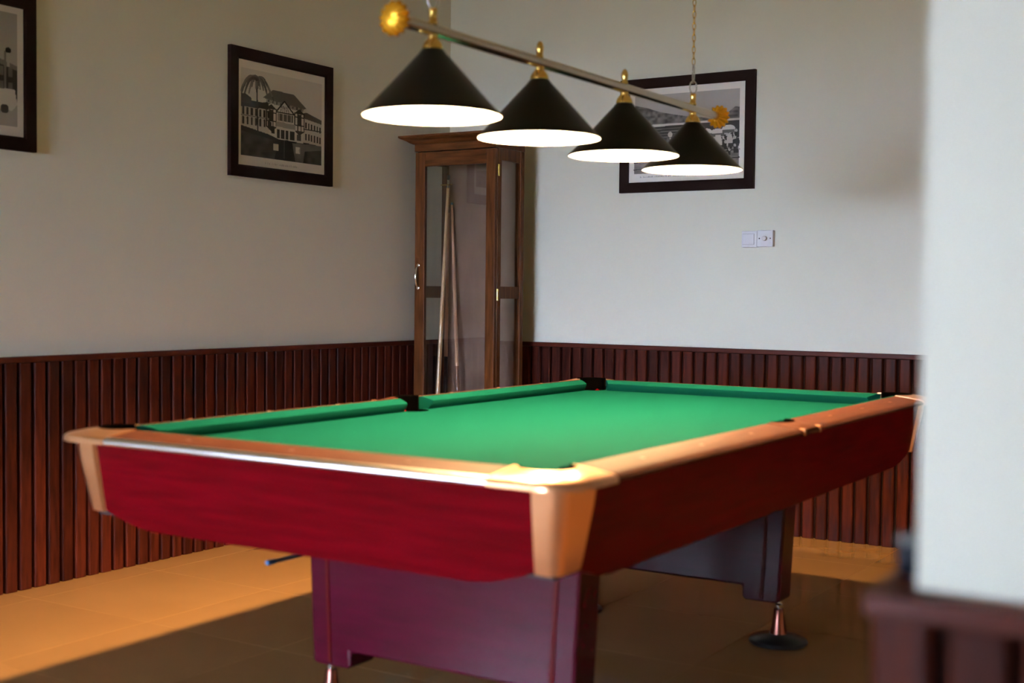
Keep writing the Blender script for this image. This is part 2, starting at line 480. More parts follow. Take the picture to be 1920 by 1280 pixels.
# sights (diamond dots) on the rails
simple('sight_pearl', (0.24, 0.13, 0.08), 0.4, spec=0.1)
def sight(par, x, y): MB().lathe([(0.006, 0.0), (0.006, 0.0009)], T(x, y, 0.8077), n=12).build('sight', 'sight_pearl', par)
for i, sy in enumerate((-1, 1)):
    for k in (-1, 0, 1): sight(rails[i], k * A_ * 0.5, sy * (B_ + 0.045))
for i, (sx, s2) in enumerate(((-1, 1), (-1, -1), (1, 1), (1, -1))):
    for k in (0.25, 0.5, 0.75): sight(rails[2 + i], sx * (A_ + 0.045), s2 * B_ * k)

# corner castings
def resample(poly, n):
    poly = [Vector((*p, 0)) for p in poly]
    d = [0.0]
    for i in range(1, len(poly)): d.append(d[-1] + (poly[i] - poly[i-1]).length)
    out = []
    for k in range(n):
        t = d[-1] * k / (n - 1); i = 1
        while i < len(d) - 1 and d[i] < t: i += 1
        f = (t - d[i-1]) / max(1e-9, d[i] - d[i-1])
        out.append(poly[i-1].lerp(poly[i], f))
    return out
def rounded_corner(ex, ey, ca_, legx, legy, n=6):
    """outer edge: (legx, ey) -> chamfered-round corner -> (ex, legy)"""
    p = [(legx, ey), (ex - ca_, ey)]
    for i in range(1, n):
        t = i / n
        q0 = Vector((ex - ca_, ey)); q1 = Vector((ex - 0.22 * ca_, ey - 0.22 * ca_)); q2 = Vector((ex, ey - ca_))
        q = q0 * (1-t)**2 + q1 * 2*t*(1-t) + q2 * t*t
        p.append((q.x, q.y))
    p += [(ex, ey - ca_), (ex, legy)]
    return p
def strip_plate(mb, inner, outer, n, zi, zo, zb, mir):
    I = resample(inner, n); O = resample(outer, n)
    rows = []
    for f, z in ((0, zb), (0, zi), (0.45, zi - (zi - zo) * 0.42), (0.86, zo + 0.001), (0.96, zo - 0.003), (1.0, zo - 0.009), (1.0, zb)):
        rows.append([T(*(mir(I[k].lerp(O[k], f))), z) for k in range(n)])
    vr = mb.grid(rows, close_rows=True)
    mb.bm.faces.new([r[0] for r in vr]); mb.bm.faces.new([r[-1] for r in vr][::-1])
for sx in (-1, 1):
    for sy in (-1, 1):
        mir = lambda v, sx=sx, sy=sy: (sx * v.x, sy * v.y)
        inner = [(A_ + cend, B_)] + [(px, py) for px, py in arc(A_ - CC, B_ - CC, 180 - ca, -90 + ca, 14)] + [(A_, B_ + cend)]
        outer = rounded_corner(A_ + RW + 0.006, B_ + RW + 0.006, 0.062, A_ + cend, B_ + cend)
        mb = MB(); strip_plate(mb, inner, outer, 21, ZT + 0.0025, ZO + 0.001, 0.785, mir)
        cs = mb.build('corner_casting', 'casting', tbl, True)
        # upright leg of the casting, wrapped round the apron corner
        def leg_row(ins, leg, z, ch):
            pl = rounded_corner(A_ + RW - ins, B_ + RW - ins, ch, A_ + RW - ins - leg * 0.55, B_ + RW - ins - leg * (1.0 if sy < 0 else 0.42), 4)
            return [T(sx * q.x, sy * q.y, z) for q in resample(pl, 17)]
        mb = MB()
        rows = [leg_row(0.030, 0.132, 0.786, 0.022), leg_row(0.036, 0.124, 0.74, 0.021), leg_row(0.058, 0.094, 0.618, 0.018), leg_row(0.060, 0.090, 0.610, 0.017),
                leg_row(0.075, 0.078, 0.610, 0.014), leg_row(0.05, 0.116, 0.786, 0.018)]
        vr = mb.grid(rows, close_rows=True)
        mb.bm.faces.new([r[0] for r in vr]); mb.bm.faces.new([r[-1] for r in vr][::-1])
        mb.build('casting_leg', 'casting', cs, True)
        # pocket liner
        mb = MB()
        full = [T(sx * px, sy * py, 0) for px, py in arc(A_ - CC, B_ - CC, 0, 345, 23, PR - 0.001)]
        mb.grid([[p + Vector((0, 0, z)) for p in full] for z in (0.67, ZCL - 0.001)], close_cols=True)
        mb.face([p + Vector((0, 0, 0.671)) for p in full])
        half_o = [T(sx * px, sy * py, 0) for px, py in arc(A_ - CC, B_ - CC, 180 - ca, -90 + ca, 16, PR - 0.001)]
        half_i = [T(sx * px, sy * py, 0) for px, py in arc(A_ - CC, B_ - CC, 180 - ca, -90 + ca, 16, PR - 0.007)]
        z = Vector((0, 0, 1))
        vr = mb.grid([[p + z * 0.70 for p in half_i], [p + z * 0.813 for p in half_i], [p + z * 0.8165 for p in half_o], [p + z * 0.70 for p in half_o]], close_rows=True)
        mb.bm.faces.new([r[0] for r in vr]); mb.bm.faces.new([r[-1] for r in vr][::-1])
        mb.build('pocket_liner', 'rubber', tbl, True)
for sx in (-1, 1):
    mir = lambda v, sx=sx: (sx * v.x, v.y)
    inner = [(A_, SH)] + arc(A_ + SCx, 0, 180 - sa, -180 + sa, 14, SPR) + [(A_, -SH)]
    # arc running outwards round the back of the pocket
    outer = [(A_ + RW + 0.003, SH), (A_ + RW + 0.003, -SH)]
    mb = MB(); strip_plate(mb, inner, outer, 19, ZT + 0.002, ZO + 0.001, 0.785, mir)
    sc = mb.build('side_casting', 'rail_wood_y', tbl, True)
    for s2 in (-1, 1):
        MB().box(T(sx * (A_ + RW - 0.014), s2 * 0.062 - 0.006, 0.784), T(sx * (A_ + RW + 0.006), s2 * 0.062 + 0.006, 0.8035), 0.002).build('casting_tab', 'casting', sc)
    mb = MB()
    full = [T(sx * px, py, 0) for px, py in arc(A_ + SCx, 0, 0, 345, 23, SPR - 0.001)]
    mb.grid([[p + Vector((0, 0, z)) for p in full] for z in (0.742, ZCL - 0.001)], close_cols=True)
    mb.face([p + Vector((0, 0, 0.743)) for p in full])
    ho = [T(sx * px, py, 0) for px, py in arc(A_ + SCx, 0, 180 - sa, -180 + sa, 16, SPR - 0.001)]
    hi = [T(sx * px, py, 0) for px, py in arc(A_ + SCx, 0, 180 - sa, -180 + sa, 16, SPR - 0.007)]
    z = Vector((0, 0, 1))
    vr = mb.grid([[p + z * 0.745 for p in hi], [p + z * 0.813 for p in hi], [p + z * 0.8165 for p in ho], [p + z * 0.745 for p in ho]], close_rows=True)
    mb.bm.faces.new([r[0] for r in vr]); mb.bm.faces.new([r[-1] for r in vr][::-1])
    mb.build('pocket_liner', 'rubber', tbl, True)

# aprons
def apron(half, dist, axis, sgn, mat):
    """half: half length at the top (outer), dist: outer rail face distance"""
    mb = MB(); n = 40
    rows = {k: [] for k in 'abcd'}
    for i in range(n + 1):
        t = -1 + 2 * i / n
        def P(frac, z, thick):
            ins = 0.040 + 0.032 * frac + thick
            l = half - (0.070 if axis == 'x' else 0.105 if t < 0 else 0.064) - 0.02 * frac
            u_, v_ = t * l, sgn * (dist - ins)
            return T(u_, v_, z) if axis == 'x' else T(v_, u_, z)
        e = (1 - abs(t)) * (half - 0.07)
        k = max(0.0, 1 - e / 0.21)
        zb = 0.574 + 0.052 * k * k
        fr_ = (0.786 - zb) / 0.212
        rows['a'].append(P(0, 0.786, 0)); rows['b'].append(P(fr_, zb, 0))
        rows['c'].append(P(fr_, zb, 0.022)); rows['d'].append(P(0, 0.786, 0.022))
    vr = mb.grid([rows[k] for k in 'abcd'], close_rows=True)
    mb.bm.faces.new([r[0] for r in vr]); mb.bm.faces.new([r[-1] for r in vr][::-1])
    return mb.build('apron', mat, tbl, True)
for s_ in (-1, 1):
    apron(A_ + RW, B_ + RW, 'x', s_, 'red_laminate')
    apron(B_ + RW, A_ + RW, 'y', s_, 'red_laminate_y')

# pedestals with levelling feet
def pedestal(yc):
    th = 0.055
    ht, hb = 0.430, 0.408
    def X(s_, z): return s_ * (hb + (ht - hb) * (z - 0.145) / 0.455)
    out = [(X(-1, 0.598), 0.598), (X(-1, 0.147), 0.147), (-hb + 0.02, 0.143), (-hb + 0.118, 0.143), (-hb + 0.13, 0.15), (-hb + 0.13, 0.190),
           (hb - 0.13, 0.190), (hb - 0.13, 0.15), (hb - 0.118, 0.143), (hb - 0.02, 0.143), (X(1, 0.147), 0.147), (X(1, 0.598), 0.598)]
    mb = MB(); mb.prism([T(px, yc - TY - th, z) for px, z in out], (0, 2 * th, 0))
    o = mb.build('pedestal', 'pedestal_laminate', tbl, False, bevel=0.008)
    for s_ in (-1, 1):
        x1, x2 = X(s_, 0.585) - s_ * 0.062, X(s_, 0.155) - s_ * 0.062
        for fs in (-1, 1):
            q = [T(x1 - 0.006, yc - TY + fs * (th + 0.0003), 0.585), T(x2 - 0.006, yc - TY + fs * (th + 0.0003), 0.155),
                 T(x2 + 0.006, yc - TY + fs * (th + 0.0003), 0.155), T(x1 + 0.006, yc - TY + fs * (th + 0.0003), 0.585)]
            MB().prism(q, (0, fs * 0.002, 0)).build('inlay_strip', 'inlay_red', o)
        fx = s_ * 0.388
        base = T(fx, yc - TY, 0)
        f = MB().lathe([(0.092, 0.0005), (0.097, 0.006), (0.094, 0.014), (0.070, 0.024), (0.040, 0.031), (0.026, 0.034)], base, n=36).build('foot', 'foot_black', o, True)
        MB().lathe([(0.029, 0.0335), (0.025, 0.05), (0.019, 0.09), (0.016, 0.112), (0.014, 0.118)], base, n=24).build('foot_stem', 'foot_metal', f, True)
        MB().lathe([(0.012, 0.118), (0.0125, 0.130), (0.008, 0.134), (0.008, 0.143)], base, n=12).build('adjusting_nut', 'steel', f, True)
    return o
pedestal(2.715)
pedestal(4.085)

# stick stored on hooks below the table
STX, STZ = -2.400, 0.424
for yy in (2.95, 3.75):
    mb = MB()
    mb.tube([(STX, yy, 0.6005), (STX, yy, STZ + 0.04)] + [(STX + 0.0155 * math.sin(a), yy, STZ + 0.002 - 0.0155 * math.cos(a)) for a in [math.pi - 0.3 - k * (2*math.pi - 1.2) / 10 for k in range(11)]], 0.0022, 6)
    mb.build('hook', 'steel', tbl, True)
st = thing('cue_rest', (STX, 2.56, STZ), 'thin grey stick with blue tip hung under the pool table', 'cue rest')
MB().lathe([(0.0058, 0.0), (0.0075, 0.006), (0.0075, 0.028), (0.0062, 0.032)], st.location, axis=(0, 1, 0), n=14).build('tip', 'cue_tip_blue', st, True)
MB().lathe([(0.0060, 0.0322), (0.0075, 0.5), (0.0105, 1.30), (0.0105, 1.34)], st.location, axis=(0, 1, 0), n=14).build('shaft', 'cue_grey', st, True)

# ------------------------------------------------------------------ hanging billiard light
LX = -1.914
SHY = (2.632, 3.148, 3.668, 4.188)
BZ = 1.812
lamp = thing('billiard_light', (LX, 3.41, ZC), 'four-shade billiard light on a long bar above the pool table', 'light fixture')
def LP(y, z, dx=0.0): return Vector((LX + dx, y, z))
MB().lathe([(0.0155, 0), (0.0155, 1.89)], LP(2.50, BZ), axis=(0, 1, 0), n=24).build('bar', 'bar_metal', lamp, True)
for y, sg in ((2.50, -1), (4.39, 1)):
    MB().lathe([(0.017, -0.004), (0.020, 0.004), (0.030, 0.008), (0.0385, 0.016), (0.040, 0.026), (0.036, 0.036), (0.026, 0.043), (0.012, 0.047), (0.004, 0.048)],
               LP(y, BZ), axis=(0, sg, 0), n=144, flute=14, depth=0.10).build('end_knob', 'amber_brass', lamp, True)
for i, y in enumerate(SHY):
    # cone shade: black outside, white inside
    prof = [(0.0255, 1.764), (0.030, 1.760), (0.034, 1.754), (0.060, 1.726), (0.110, 1.671), (0.160, 1.616), (0.1745, 1.602), (0.176, 1.599)]
    mb = MB(); mb.lathe([(r, z) for r, z in prof], LP(y, 0), n=64, cap0=True, cap1=False)
    so = mb.build('shade', 'shade_black', lamp, True)
    mb = MB(); mb.lathe([(r - 0.0022, z - 0.0012) for r, z in prof[1:]], LP(y, 0), n=64, cap0=True, cap1=False)
    mb.build('shade_lining', 'shade_white', so, True)
    mb = MB()
    mb.tube([LP(y, 1.5995) + Vector((0.1752 * math.cos(a), 0.1752 * math.sin(a), 0)) for a in [2*math.pi*k/64 for k in range(64)]], 0.0014, 6, closed=True)
    mb.build('shade_rim', 'shade_black', so, True)
    MB().lathe([(0.003, 0.028), (0.012, 0.026), (0.020, 0.018), (0.024, 0.0), (0.020, -0.018), (0.012, -0.026), (0.003, -0.028)], LP(y, 1.698), n=20).build('bulb', 'bulb', so, True)
    MB().lathe([(0.013, 1.750), (0.013, 1.7255)], LP(y, 0), n=16).build('socket', 'plastic_white', so, True)
    # brass cup between bar and shade
    MB().lathe([(0.0265, 1.7645), (0.0265, 1.768), (0.0235, 1.778), (0.017, 1.787), (0.0125, 1.791), (0.0125, 1.800)], LP(y, 0), n=32).build('cup', 'brass', lamp, True)
    if i in (1, 2):
        MB().lathe([(0.010, 1.826), (0.0105, 1.831), (0.0085, 1.836), (0.0105, 1.846), (0.011, 1.856), (0.008, 1.866), (0.003, 1.872)], LP(y, 0), n=24).build('finial', 'brass', lamp, True)
    else:
        MB().lathe([(0.012, 1.826), (0.0125, 1.832), (0.0105, 1.836), (0.0105, 1.858), (0.0125, 1.862), (0.008, 1.866)], LP(y, 0), n=24).build('finial', 'brass', lamp, True)
        mb = MB()
        mb.tube([LP(y, 1.887) + Vector((0.013 * math.cos(a) * 0.7, 0.013 * math.cos(a) * 0.7, 0.022 * math.sin(a))) for a in [2*math.pi*k/24 for k in range(24)]], 0.0026, 8, closed=True)
        mb.tube([LP(y, 1.934) + Vector((0.009 * math.cos(a) * 0.7, -0.009 * math.cos(a) * 0.7, 0.032 * math.sin(a))) for a in [2*math.pi*k/24 for k in range(24)]], 0.0024, 8, closed=True)
        mb.build('link', 'steel', lamp, True)
        mb = MB(); z = 1.978; k = 0
        while z < ZC - 0.05:
            sg = 1 if k % 2 == 0 else -1
            mb.tube([LP(y, z) + Vector((0.0058 * math.cos(a) * 0.7, sg * 0.0058 * math.cos(a) * 0.7, 0.013 * math.sin(a))) for a in [2*math.pi*j/10 for j in range(10)]], 0.0017, 5, closed=True)
            z += 0.0205; k += 1
        mb.build('chain', 'brass', lamp, True)
        MB().lathe([(0.012, ZC - 0.052), (0.014, ZC - 0.03), (0.05, ZC - 0.012), (0.055, ZC - 0.0005)], LP(y, 0), n=28).build('ceiling_cup', 'brass', lamp, True)

# ------------------------------------------------------------------ cue cabinet
CX0, CX1 = -4.138, -3.626
CY0, CY1 = 5.540, 5.820
CZ = 1.905
cab = thing('cue_cabinet', ((CX0 + CX1) / 2, (CY0 + CY1) / 2, 0), 'tall glazed brown wooden cue cabinet in the corner', 'cabinet')
PT = 0.035
DT = 0.022     # door thickness; door lies at the front
YD = CY0 + DT
for px_ in (CX0, CX1 - PT):
    for py_ in (YD + 0.002, CY1 - PT):
        bx('post', (px_, py_, 0.0), (px_ + PT, py_ + PT, CZ), 'cabinet_wood', cab, 0.002)
def side_rails(xa, xb):
    for z0, z1 in ((0.06, 0.16), (1.130, 1.193), (1.845, CZ)):
        bx('side_rail', (xa, YD + PT + 0.0022, z0), (xb, CY1 - PT - 0.0002, z1), 'cabinet_wood', cab)
    xm = (xa + xb) / 2
    for z0, z1 in ((0.1602, 1.1298), (1.1932, 1.8448)):
        bx('side_pane', (xm - 0.002, YD + PT + 0.0025, z0), (xm + 0.002, CY1 - PT - 0.0004, z1), 'cabinet_glass', cab)
side_rails(CX0 + 0.006, CX0 + PT - 0.006)
side_rails(CX1 - PT + 0.006, CX1 - 0.006)
bx('back_panel', (CX0 + PT + 0.0005, CY1 - 0.016, 0.06), (CX1 - PT - 0.0005, CY1 - 0.004, CZ), 'plywood', cab)
bx('bottom_board', (CX0 + PT, YD + 0.04, 0.06), (CX1 - PT, CY1 - 0.017, 0.09), 'cabinet_wood_h', cab)
bx('top_board', (CX0 - 0.002, CY0 - 0.002, CZ + 0.0005), (CX1 + 0.002, CY1, CZ + 0.040), 'cabinet_wood_h', cab)
bx('front_rail', (CX0 + PT + 0.0005, YD + 0.004, 0.0), (CX1 - PT - 0.0005, YD + 0.03, 0.058), 'cabinet_wood_h', cab)
# crown moulding: profile swept round front and both sides
cp = [(0.0, 1.942), (0.010, 1.944), (0.022, 1.950), (0.036, 1.960), (0.048, 1.966), (0.058, 1.970), (0.066, 1.976), (0.066, 1.985), (0.0, 1.985)]
mb = MB(); rows = []
for (px_, py_, ox, oy) in ((CX0, CY1, -1, 0), (CX0, CY0, -1, -1), (CX1, CY0, 1, -1), (CX1, CY1, 1, 0)):
    rows.append([(px_ + ox * d, py_ + oy * d, z) for d, z in cp])
vr = mb.grid(rows, close_cols=True)
mb.bm.faces.new(vr[0][::-1]); mb.bm.faces.new(vr[-1])
mb.box((CX0 + 0.001, CY0 + 0.001, 1.9455), (CX1 - 0.001, CY1 - 0.001, 1.984))
mb.build('crown', 'cabinet_wood_h', cab)
# door
DZ0, DZ1 = 0.065, 1.900
GX0, GX1, GZ0, GZ1 = -4.073, -3.683, 0.17, 1.825
door = MB().box((CX0 + 0.002, CY0, DZ0), (GX0, YD, DZ1), 0.002)
door.box((GX1, CY0, DZ0), (CX1 - 0.002, YD, DZ1), 0.002)
door = door.build('door', 'cabinet_wood', cab)
bx('door_rail', (GX0 + 0.0003, CY0 + 0.0005, GZ1), (GX1 - 0.0003, YD - 0.0005, DZ1), 'cabinet_wood_h', door, 0.002)
bx('door_rail', (GX0 + 0.0003, CY0 + 0.0005, DZ0), (GX1 - 0.0003, YD - 0.0005, GZ0), 'cabinet_wood_h', door, 0.002)
bx('pane', (GX0 + 0.0004, CY0 + 0.008, GZ0 + 0.0003), (GX1 - 0.0004, CY0 + 0.012, GZ1 - 0.0003), 'cabinet_glass', door)
HX = -4.112
mb = MB()
mb.tube([(HX, CY0 - 0.001, 1.295), (HX, CY0 - 0.014, 1.287), (HX, CY0 - 0.022, 1.268), (HX, CY0 - 0.025, 1.242), (HX, CY0 - 0.022, 1.216), (HX, CY0 - 0.014, 1.197), (HX, CY0 - 0.001, 1.189)],
        [0.005, 0.006, 0.0075, 0.009, 0.0075, 0.006, 0.005], 10)
hd = mb.build('handle', 'steel', door, True)
for zz in (1.302, 1.182):
    MB().lathe([(0.009, 0.0002), (0.009, 0.002), (0.005, 0.004)], (HX, CY0, zz), axis=(0, -1, 0), n=16).build('screw', 'steel', hd, True)
for zz in (1.79, 1.15, 0.3):
    mb = MB(); mb.lathe([(0.003, -0.03), (0.003, 0.03)], (CX1 + 0.0025, YD + 0.001, zz), n=12)
    mb.box((CX1 + 0.0002, YD + 0.003, zz - 0.03), (CX1 + 0.0015, YD + 0.016, zz + 0.03))
    mb.build('hinge', 'brass', door, True)
# cue clip inside
mb = MB()
mb.tube([(-4.098, 5.800, 1.742), (-4.098, 5.722, 1.742)], 0.0022, 6)
mb.tube([(-4.125 + 0.02, 5.765, 1.742), (-4.035, 5.722, 1.742), (-4.020, 5.722, 1.744)], 0.0025, 6)
mb.tube([(-4.10, 5.722, 1.742), (-4.035, 5.722, 1.742)], 0.0028, 6)
mb.tube([(-4.052, 5.722, 1.742), (-4.052, 5.722, 1.722)], 0.0025, 6)
mb.build('cue_clip', 'brass', cab, True)

def cue(bot, top, label, mats, r0=0.0145, r1=0.0065):
    """mats: list of (part name, material, start fraction, end fraction)"""
    bot = Vector(bot); top = Vector(top); ax = top - bot; L_ = ax.length
    o = thing('cue', bot, label, 'cue', 'cues in the glazed cabinet')
    for nm, mt_, f0, f1 in mats:
        ra = r0 + (r1 - r0) * f0; rb = r0 + (r1 - r0) * f1
        MB().lathe([(ra, f0 * L_ + 0.0002), (rb, f1 * L_ - 0.0002)], bot, axis=ax, n=16).build(nm, mt_, o, True)
    return o
cue((-4.086, 5.655, 0.0915), (-4.066, 5.742, 1.740), 'pale maple cue leaning in the front of the cue cabinet',
    [('butt', 'cue_maple', 0, 0.5), ('shaft', 'cue_maple', 0.5, 0.992), ('tip', 'cue_tip_blue', 0.992, 1)], 0.0165, 0.0075)
cue((-4.078, 5.745, 0.0915), (-4.092, 5.785, 1.800), 'dark topped cue standing upright behind the pale cue',
    [('butt', 'cue_black', 0, 0.42), ('shaft', 'cue_pink', 0.42, 0.88), ('upper_shaft', 'cue_dark', 0.88, 0.97), ('ferrule', 'steel', 0.97, 0.985), ('tip', 'cue_black', 0.985, 1)], 0.0125, 0.008)
cue((-3.938, 5.705, 0.0915), (-4.072, 5.788, 1.650), 'pinkish cue with orange ring and dark butt in the cue cabinet',
    [('butt', 'cue_black', 0, 0.315), ('ring', 'cue_orange', 0.315, 0.345), ('forearm', 'cue_dark', 0.345, 0.43), ('shaft', 'cue_pink', 0.43, 0.992), ('tip', 'cue_tip_blue', 0.992, 1)], 0.0150, 0.007)

# ------------------------------------------------------------------ pictures
class Canvas:
    def __init__(s, w, h, bgv):
        s.w, s.h = w, h; s.a = np.full((h, w), bgv, float)
        s.yy, s.xx = np.mgrid[0:h, 0:w]; s.X = (s.xx + 0.5) / w; s.Y = (s.yy + 0.5) / h     # Y down
    def poly(s, pts, v):
        ins = np.zeros((s.h, s.w), bool); n = len(pts)
        for i in range(n):
            (x1, y1), (x2, y2) = pts[i], pts[(i+1) % n]
            if y1 == y2: continue
            c = ((y1 > s.Y) != (y2 > s.Y)) & (s.X < (x2 - x1) * (s.Y - y1) / (y2 - y1) + x1)
            ins ^= c
        if callable(v): v = v(s)[ins]
        s.a[ins] = v
    def rect(s, x0, y0, x1, y1, v): s.poly([(x0, y0), (x1, y0), (x1, y1), (x0, y1)], v)
    def ell(s, cx, cy, rx, ry, v): s.a[((s.X - cx) / rx) ** 2 + ((s.Y - cy) / ry) ** 2 < 1] = v
    def line(s, x0, y0, x1, y1, t, v):
        dx, dy = x1 - x0, (y1 - y0); L2 = dx*dx + dy*dy + 1e-12
        k = np.clip(((s.X - x0) * dx + (s.Y - y0) * dy) / L2, 0, 1)
        s.a[np.hypot(s.X - x0 - k * dx, s.Y - y0 - k * dy) < t / 2] = v
rng = np.random.default_rng(3)
def blotch(s, n=14):
    g = rng.random((n + 2, n + 2)); fx = s.X * n; fy = s.Y * n
    i = fx.astype(int); j = fy.astype(int); u = fx - i; v = fy - j
    return (g[j, i]*(1-u)*(1-v) + g[j, i+1]*u*(1-v) + g[j+1, i]*(1-u)*v + g[j+1, i+1]*u*v)

def hotel_print():
    c = Canvas(220, 184, 0.62)
    c.a[:] = 0.60 - 0.06 * c.Y                             # border paper
    L0, R0, T0, B0 = 0.03, 0.965, 0.075, 0.905
    def q(x, y): return (L0 + (R0 - L0) * x, T0 + (B0 - T0) * y)
    def P(pts, v): c.poly([q(*p) for p in pts], v)
    def Rr(x0, y0, x1, y1, v): P([(x0, y0), (x1, y0), (x1, y1), (x0, y1)], v)
    P([(0, 0), (1, 0), (1, 1), (0, 1)], lambda s: 0.50 - 0.05 * s.Y + 0.0 * s.X)
    # ground
    P([(0, .70), (.45, .76), (1, .74), (1, 1), (0, 1)], lambda s: 0.035 + 0.05 * blotch(s, 22))
    P([(.45, .76), (.66, .76), (.80, 1), (.40, 1)], lambda s: 0.03 + 0.025 * blotch(s, 12))
    P([(.62, .78), (1, .76), (1, .82), (.78, .86), (.76, 1), (.66, 1)], lambda s: 0.10 + 0.06 * blotch(s, 20))
    # left wing and right wing walls
    P([(0, .42), (.36, .40), (.36, .74), (0, .67)], 0.42); P([(0, .42), (.36, .40), (.36, .52), (0, .545)], 0.40)
    P([(.74, .44), (1, .49), (1, .77), (.74, .75)], 0.42)
    P([(0, .39), (.10, .36), (.26, .36), (.36, .33), (.38, .43), (0, .445)], 0.045)      # left roof
    P([(.76, .40), (.80, .385), (1, .45), (1, .50), (.76, .46)], 0.11)                   # right roof
    # centre block
    P([(.33, .36), (.52, .34), (.76, .40), (.76, .77), (.33, .74)], 0.46)
    P([(.26, .30), (.38, .19), (.64, .20), (.80, .34), (.77, .35), (.30, .31)], 0.13)   # hipped roof
    P([(.30, .31), (.77, .35), (.75, .39), (.30, .35)], 0.24)
    for k in range(9): Rr(.32 + k * .05, .315 + k * .004, .335 + k * .05, .345 + k * .004, 0.07)
    P([(.43, .43), (.52, .31), (.63, .43)], 0.45)                                         # gable
    c.line(*q(.42, .44), *q(.52, .30), .014, 0.03); c.line(*q(.52, .30), *q(.645, .44), .014, 0.03); c.line(*q(.42, .44), *q(.645, .44), .010, 0.04)
    for k in range(5): c.line(*q(.475 + k * .025, .43), *q(.485 + k * .018, .36), .006, 0.05)
    for x0, x1 in ((.30, .42), (.65, .77)):                                               # timbered bays
        P([(x0 - .01, .42), ((x0 + x1) / 2, .36), (x1 + .01, .42)], 0.05)
        for k in range(4): Rr(x0 + (x1 - x0) * k / 3 - .006, .41, x0 + (x1 - x0) * k / 3 + .006, .63, 0.05)
        for yy in (.46, .56, .63): Rr(x0, yy - .006, x1, yy + .006, 0.05)
        Rr(x0 + .035, .43, x1 - .035, .55, 0.06); P([(x0, .63), (x1, .63), ((x0 + x1) / 2, .68)], 0.06)
    Rr(.44, .45, .63, .54, 0.10)
    for k in range(4): Rr(.45 + k * .05, .45, .46 + k * .05, .55, 0.35)
    P([(.42, .55), (.66, .56), (.66, .64), (.42, .63)], 0.26)                             # curved balcony
    P([(.42, .61), (.66, .62), (.66, .645), (.42, .635)], 0.45)
    Rr(.43, .645, .65, .75, 0.05)
    for xx in (.47, .53, .58): Rr(xx - .008, .64, xx + .008, .76, 0.45)
    Rr(0, .535, .34, .548, 0.06); Rr(.76, .585, 1, .598, 0.06)
    for k in range(7):                                                                     # upper windows
        x = .015 + k * .05; Rr(x, .445, x + .026, .53, 0.05)
        Rr(x + .003, .57, x + .024, .64, 0.06); c.ell(*q(x + .0135, .57), .011, .014, 0.06)
    for k in range(6):
        x = .785 + k * .037; Rr(x, .505 + k * .007, x + .018, .575 + k * .007, 0.05); Rr(x, .64 + k * .004, x + .02, .72 + k * .004, 0.06)
    Rr(.33, .57, .36, .66, 0.06); Rr(.36, .62, .40, .70, 0.05); Rr(.68, .67, .73, .74, 0.08)
    P([(0, .66), (.33, .72), (.45, .76), (.45, .79), (0, .72)], 0.045)
    # palm
    c.line(*q(.20, .72), *q(.185, .14), .016, 0.06)
    for k in range(22):
        ex = .185 + .205 * math.cos(math.pi * (k + 0.5) / 22) * (0.55 + 0.45 * rng.random()); ey = .07 + .18 * rng.random() + .35 * abs(ex - .185)
        mx, my = .185 + (ex - .185) * .55, .10 - .10 * (0.4 + 0.6 * rng.random())
        prev = None
        for t in np.linspace(0, 1, 8):
            x = .185 * (1-t)**2 + 2 * mx * t * (1-t) + ex * t * t; y = .11 * (1-t)**2 + 2 * my * t * (1-t) + ey * t * t
            y = max(0.006, y); x = max(0.005, x)
            if prev: c.line(*q(*prev), *q(x, y), .034 - .018 * t, 0.05 + .08 * (k % 3) / 2 + .04 * t)
            prev = (x, y)
    P([(0, .30), (.05, .29), (.12, .33), (.13, .40), (0, .40)], 0.06)
    # gate posts
    Rr(.385, .82, .45, .90, 0.44); Rr(.665, .82, .72, .90, 0.46); P([(.72, .82), (.70, .86), (.72, .9)], 0.3)
    c.line(*q(.52, .76), *q(.52, .98), .008, 0.13)
    for k in range(60):
        x = .30 + k * .0065
        if rng.random() < .75: c.rect(x, .945 + rng.random() * .008, x + .004, .965, 0.34)
    return c.a
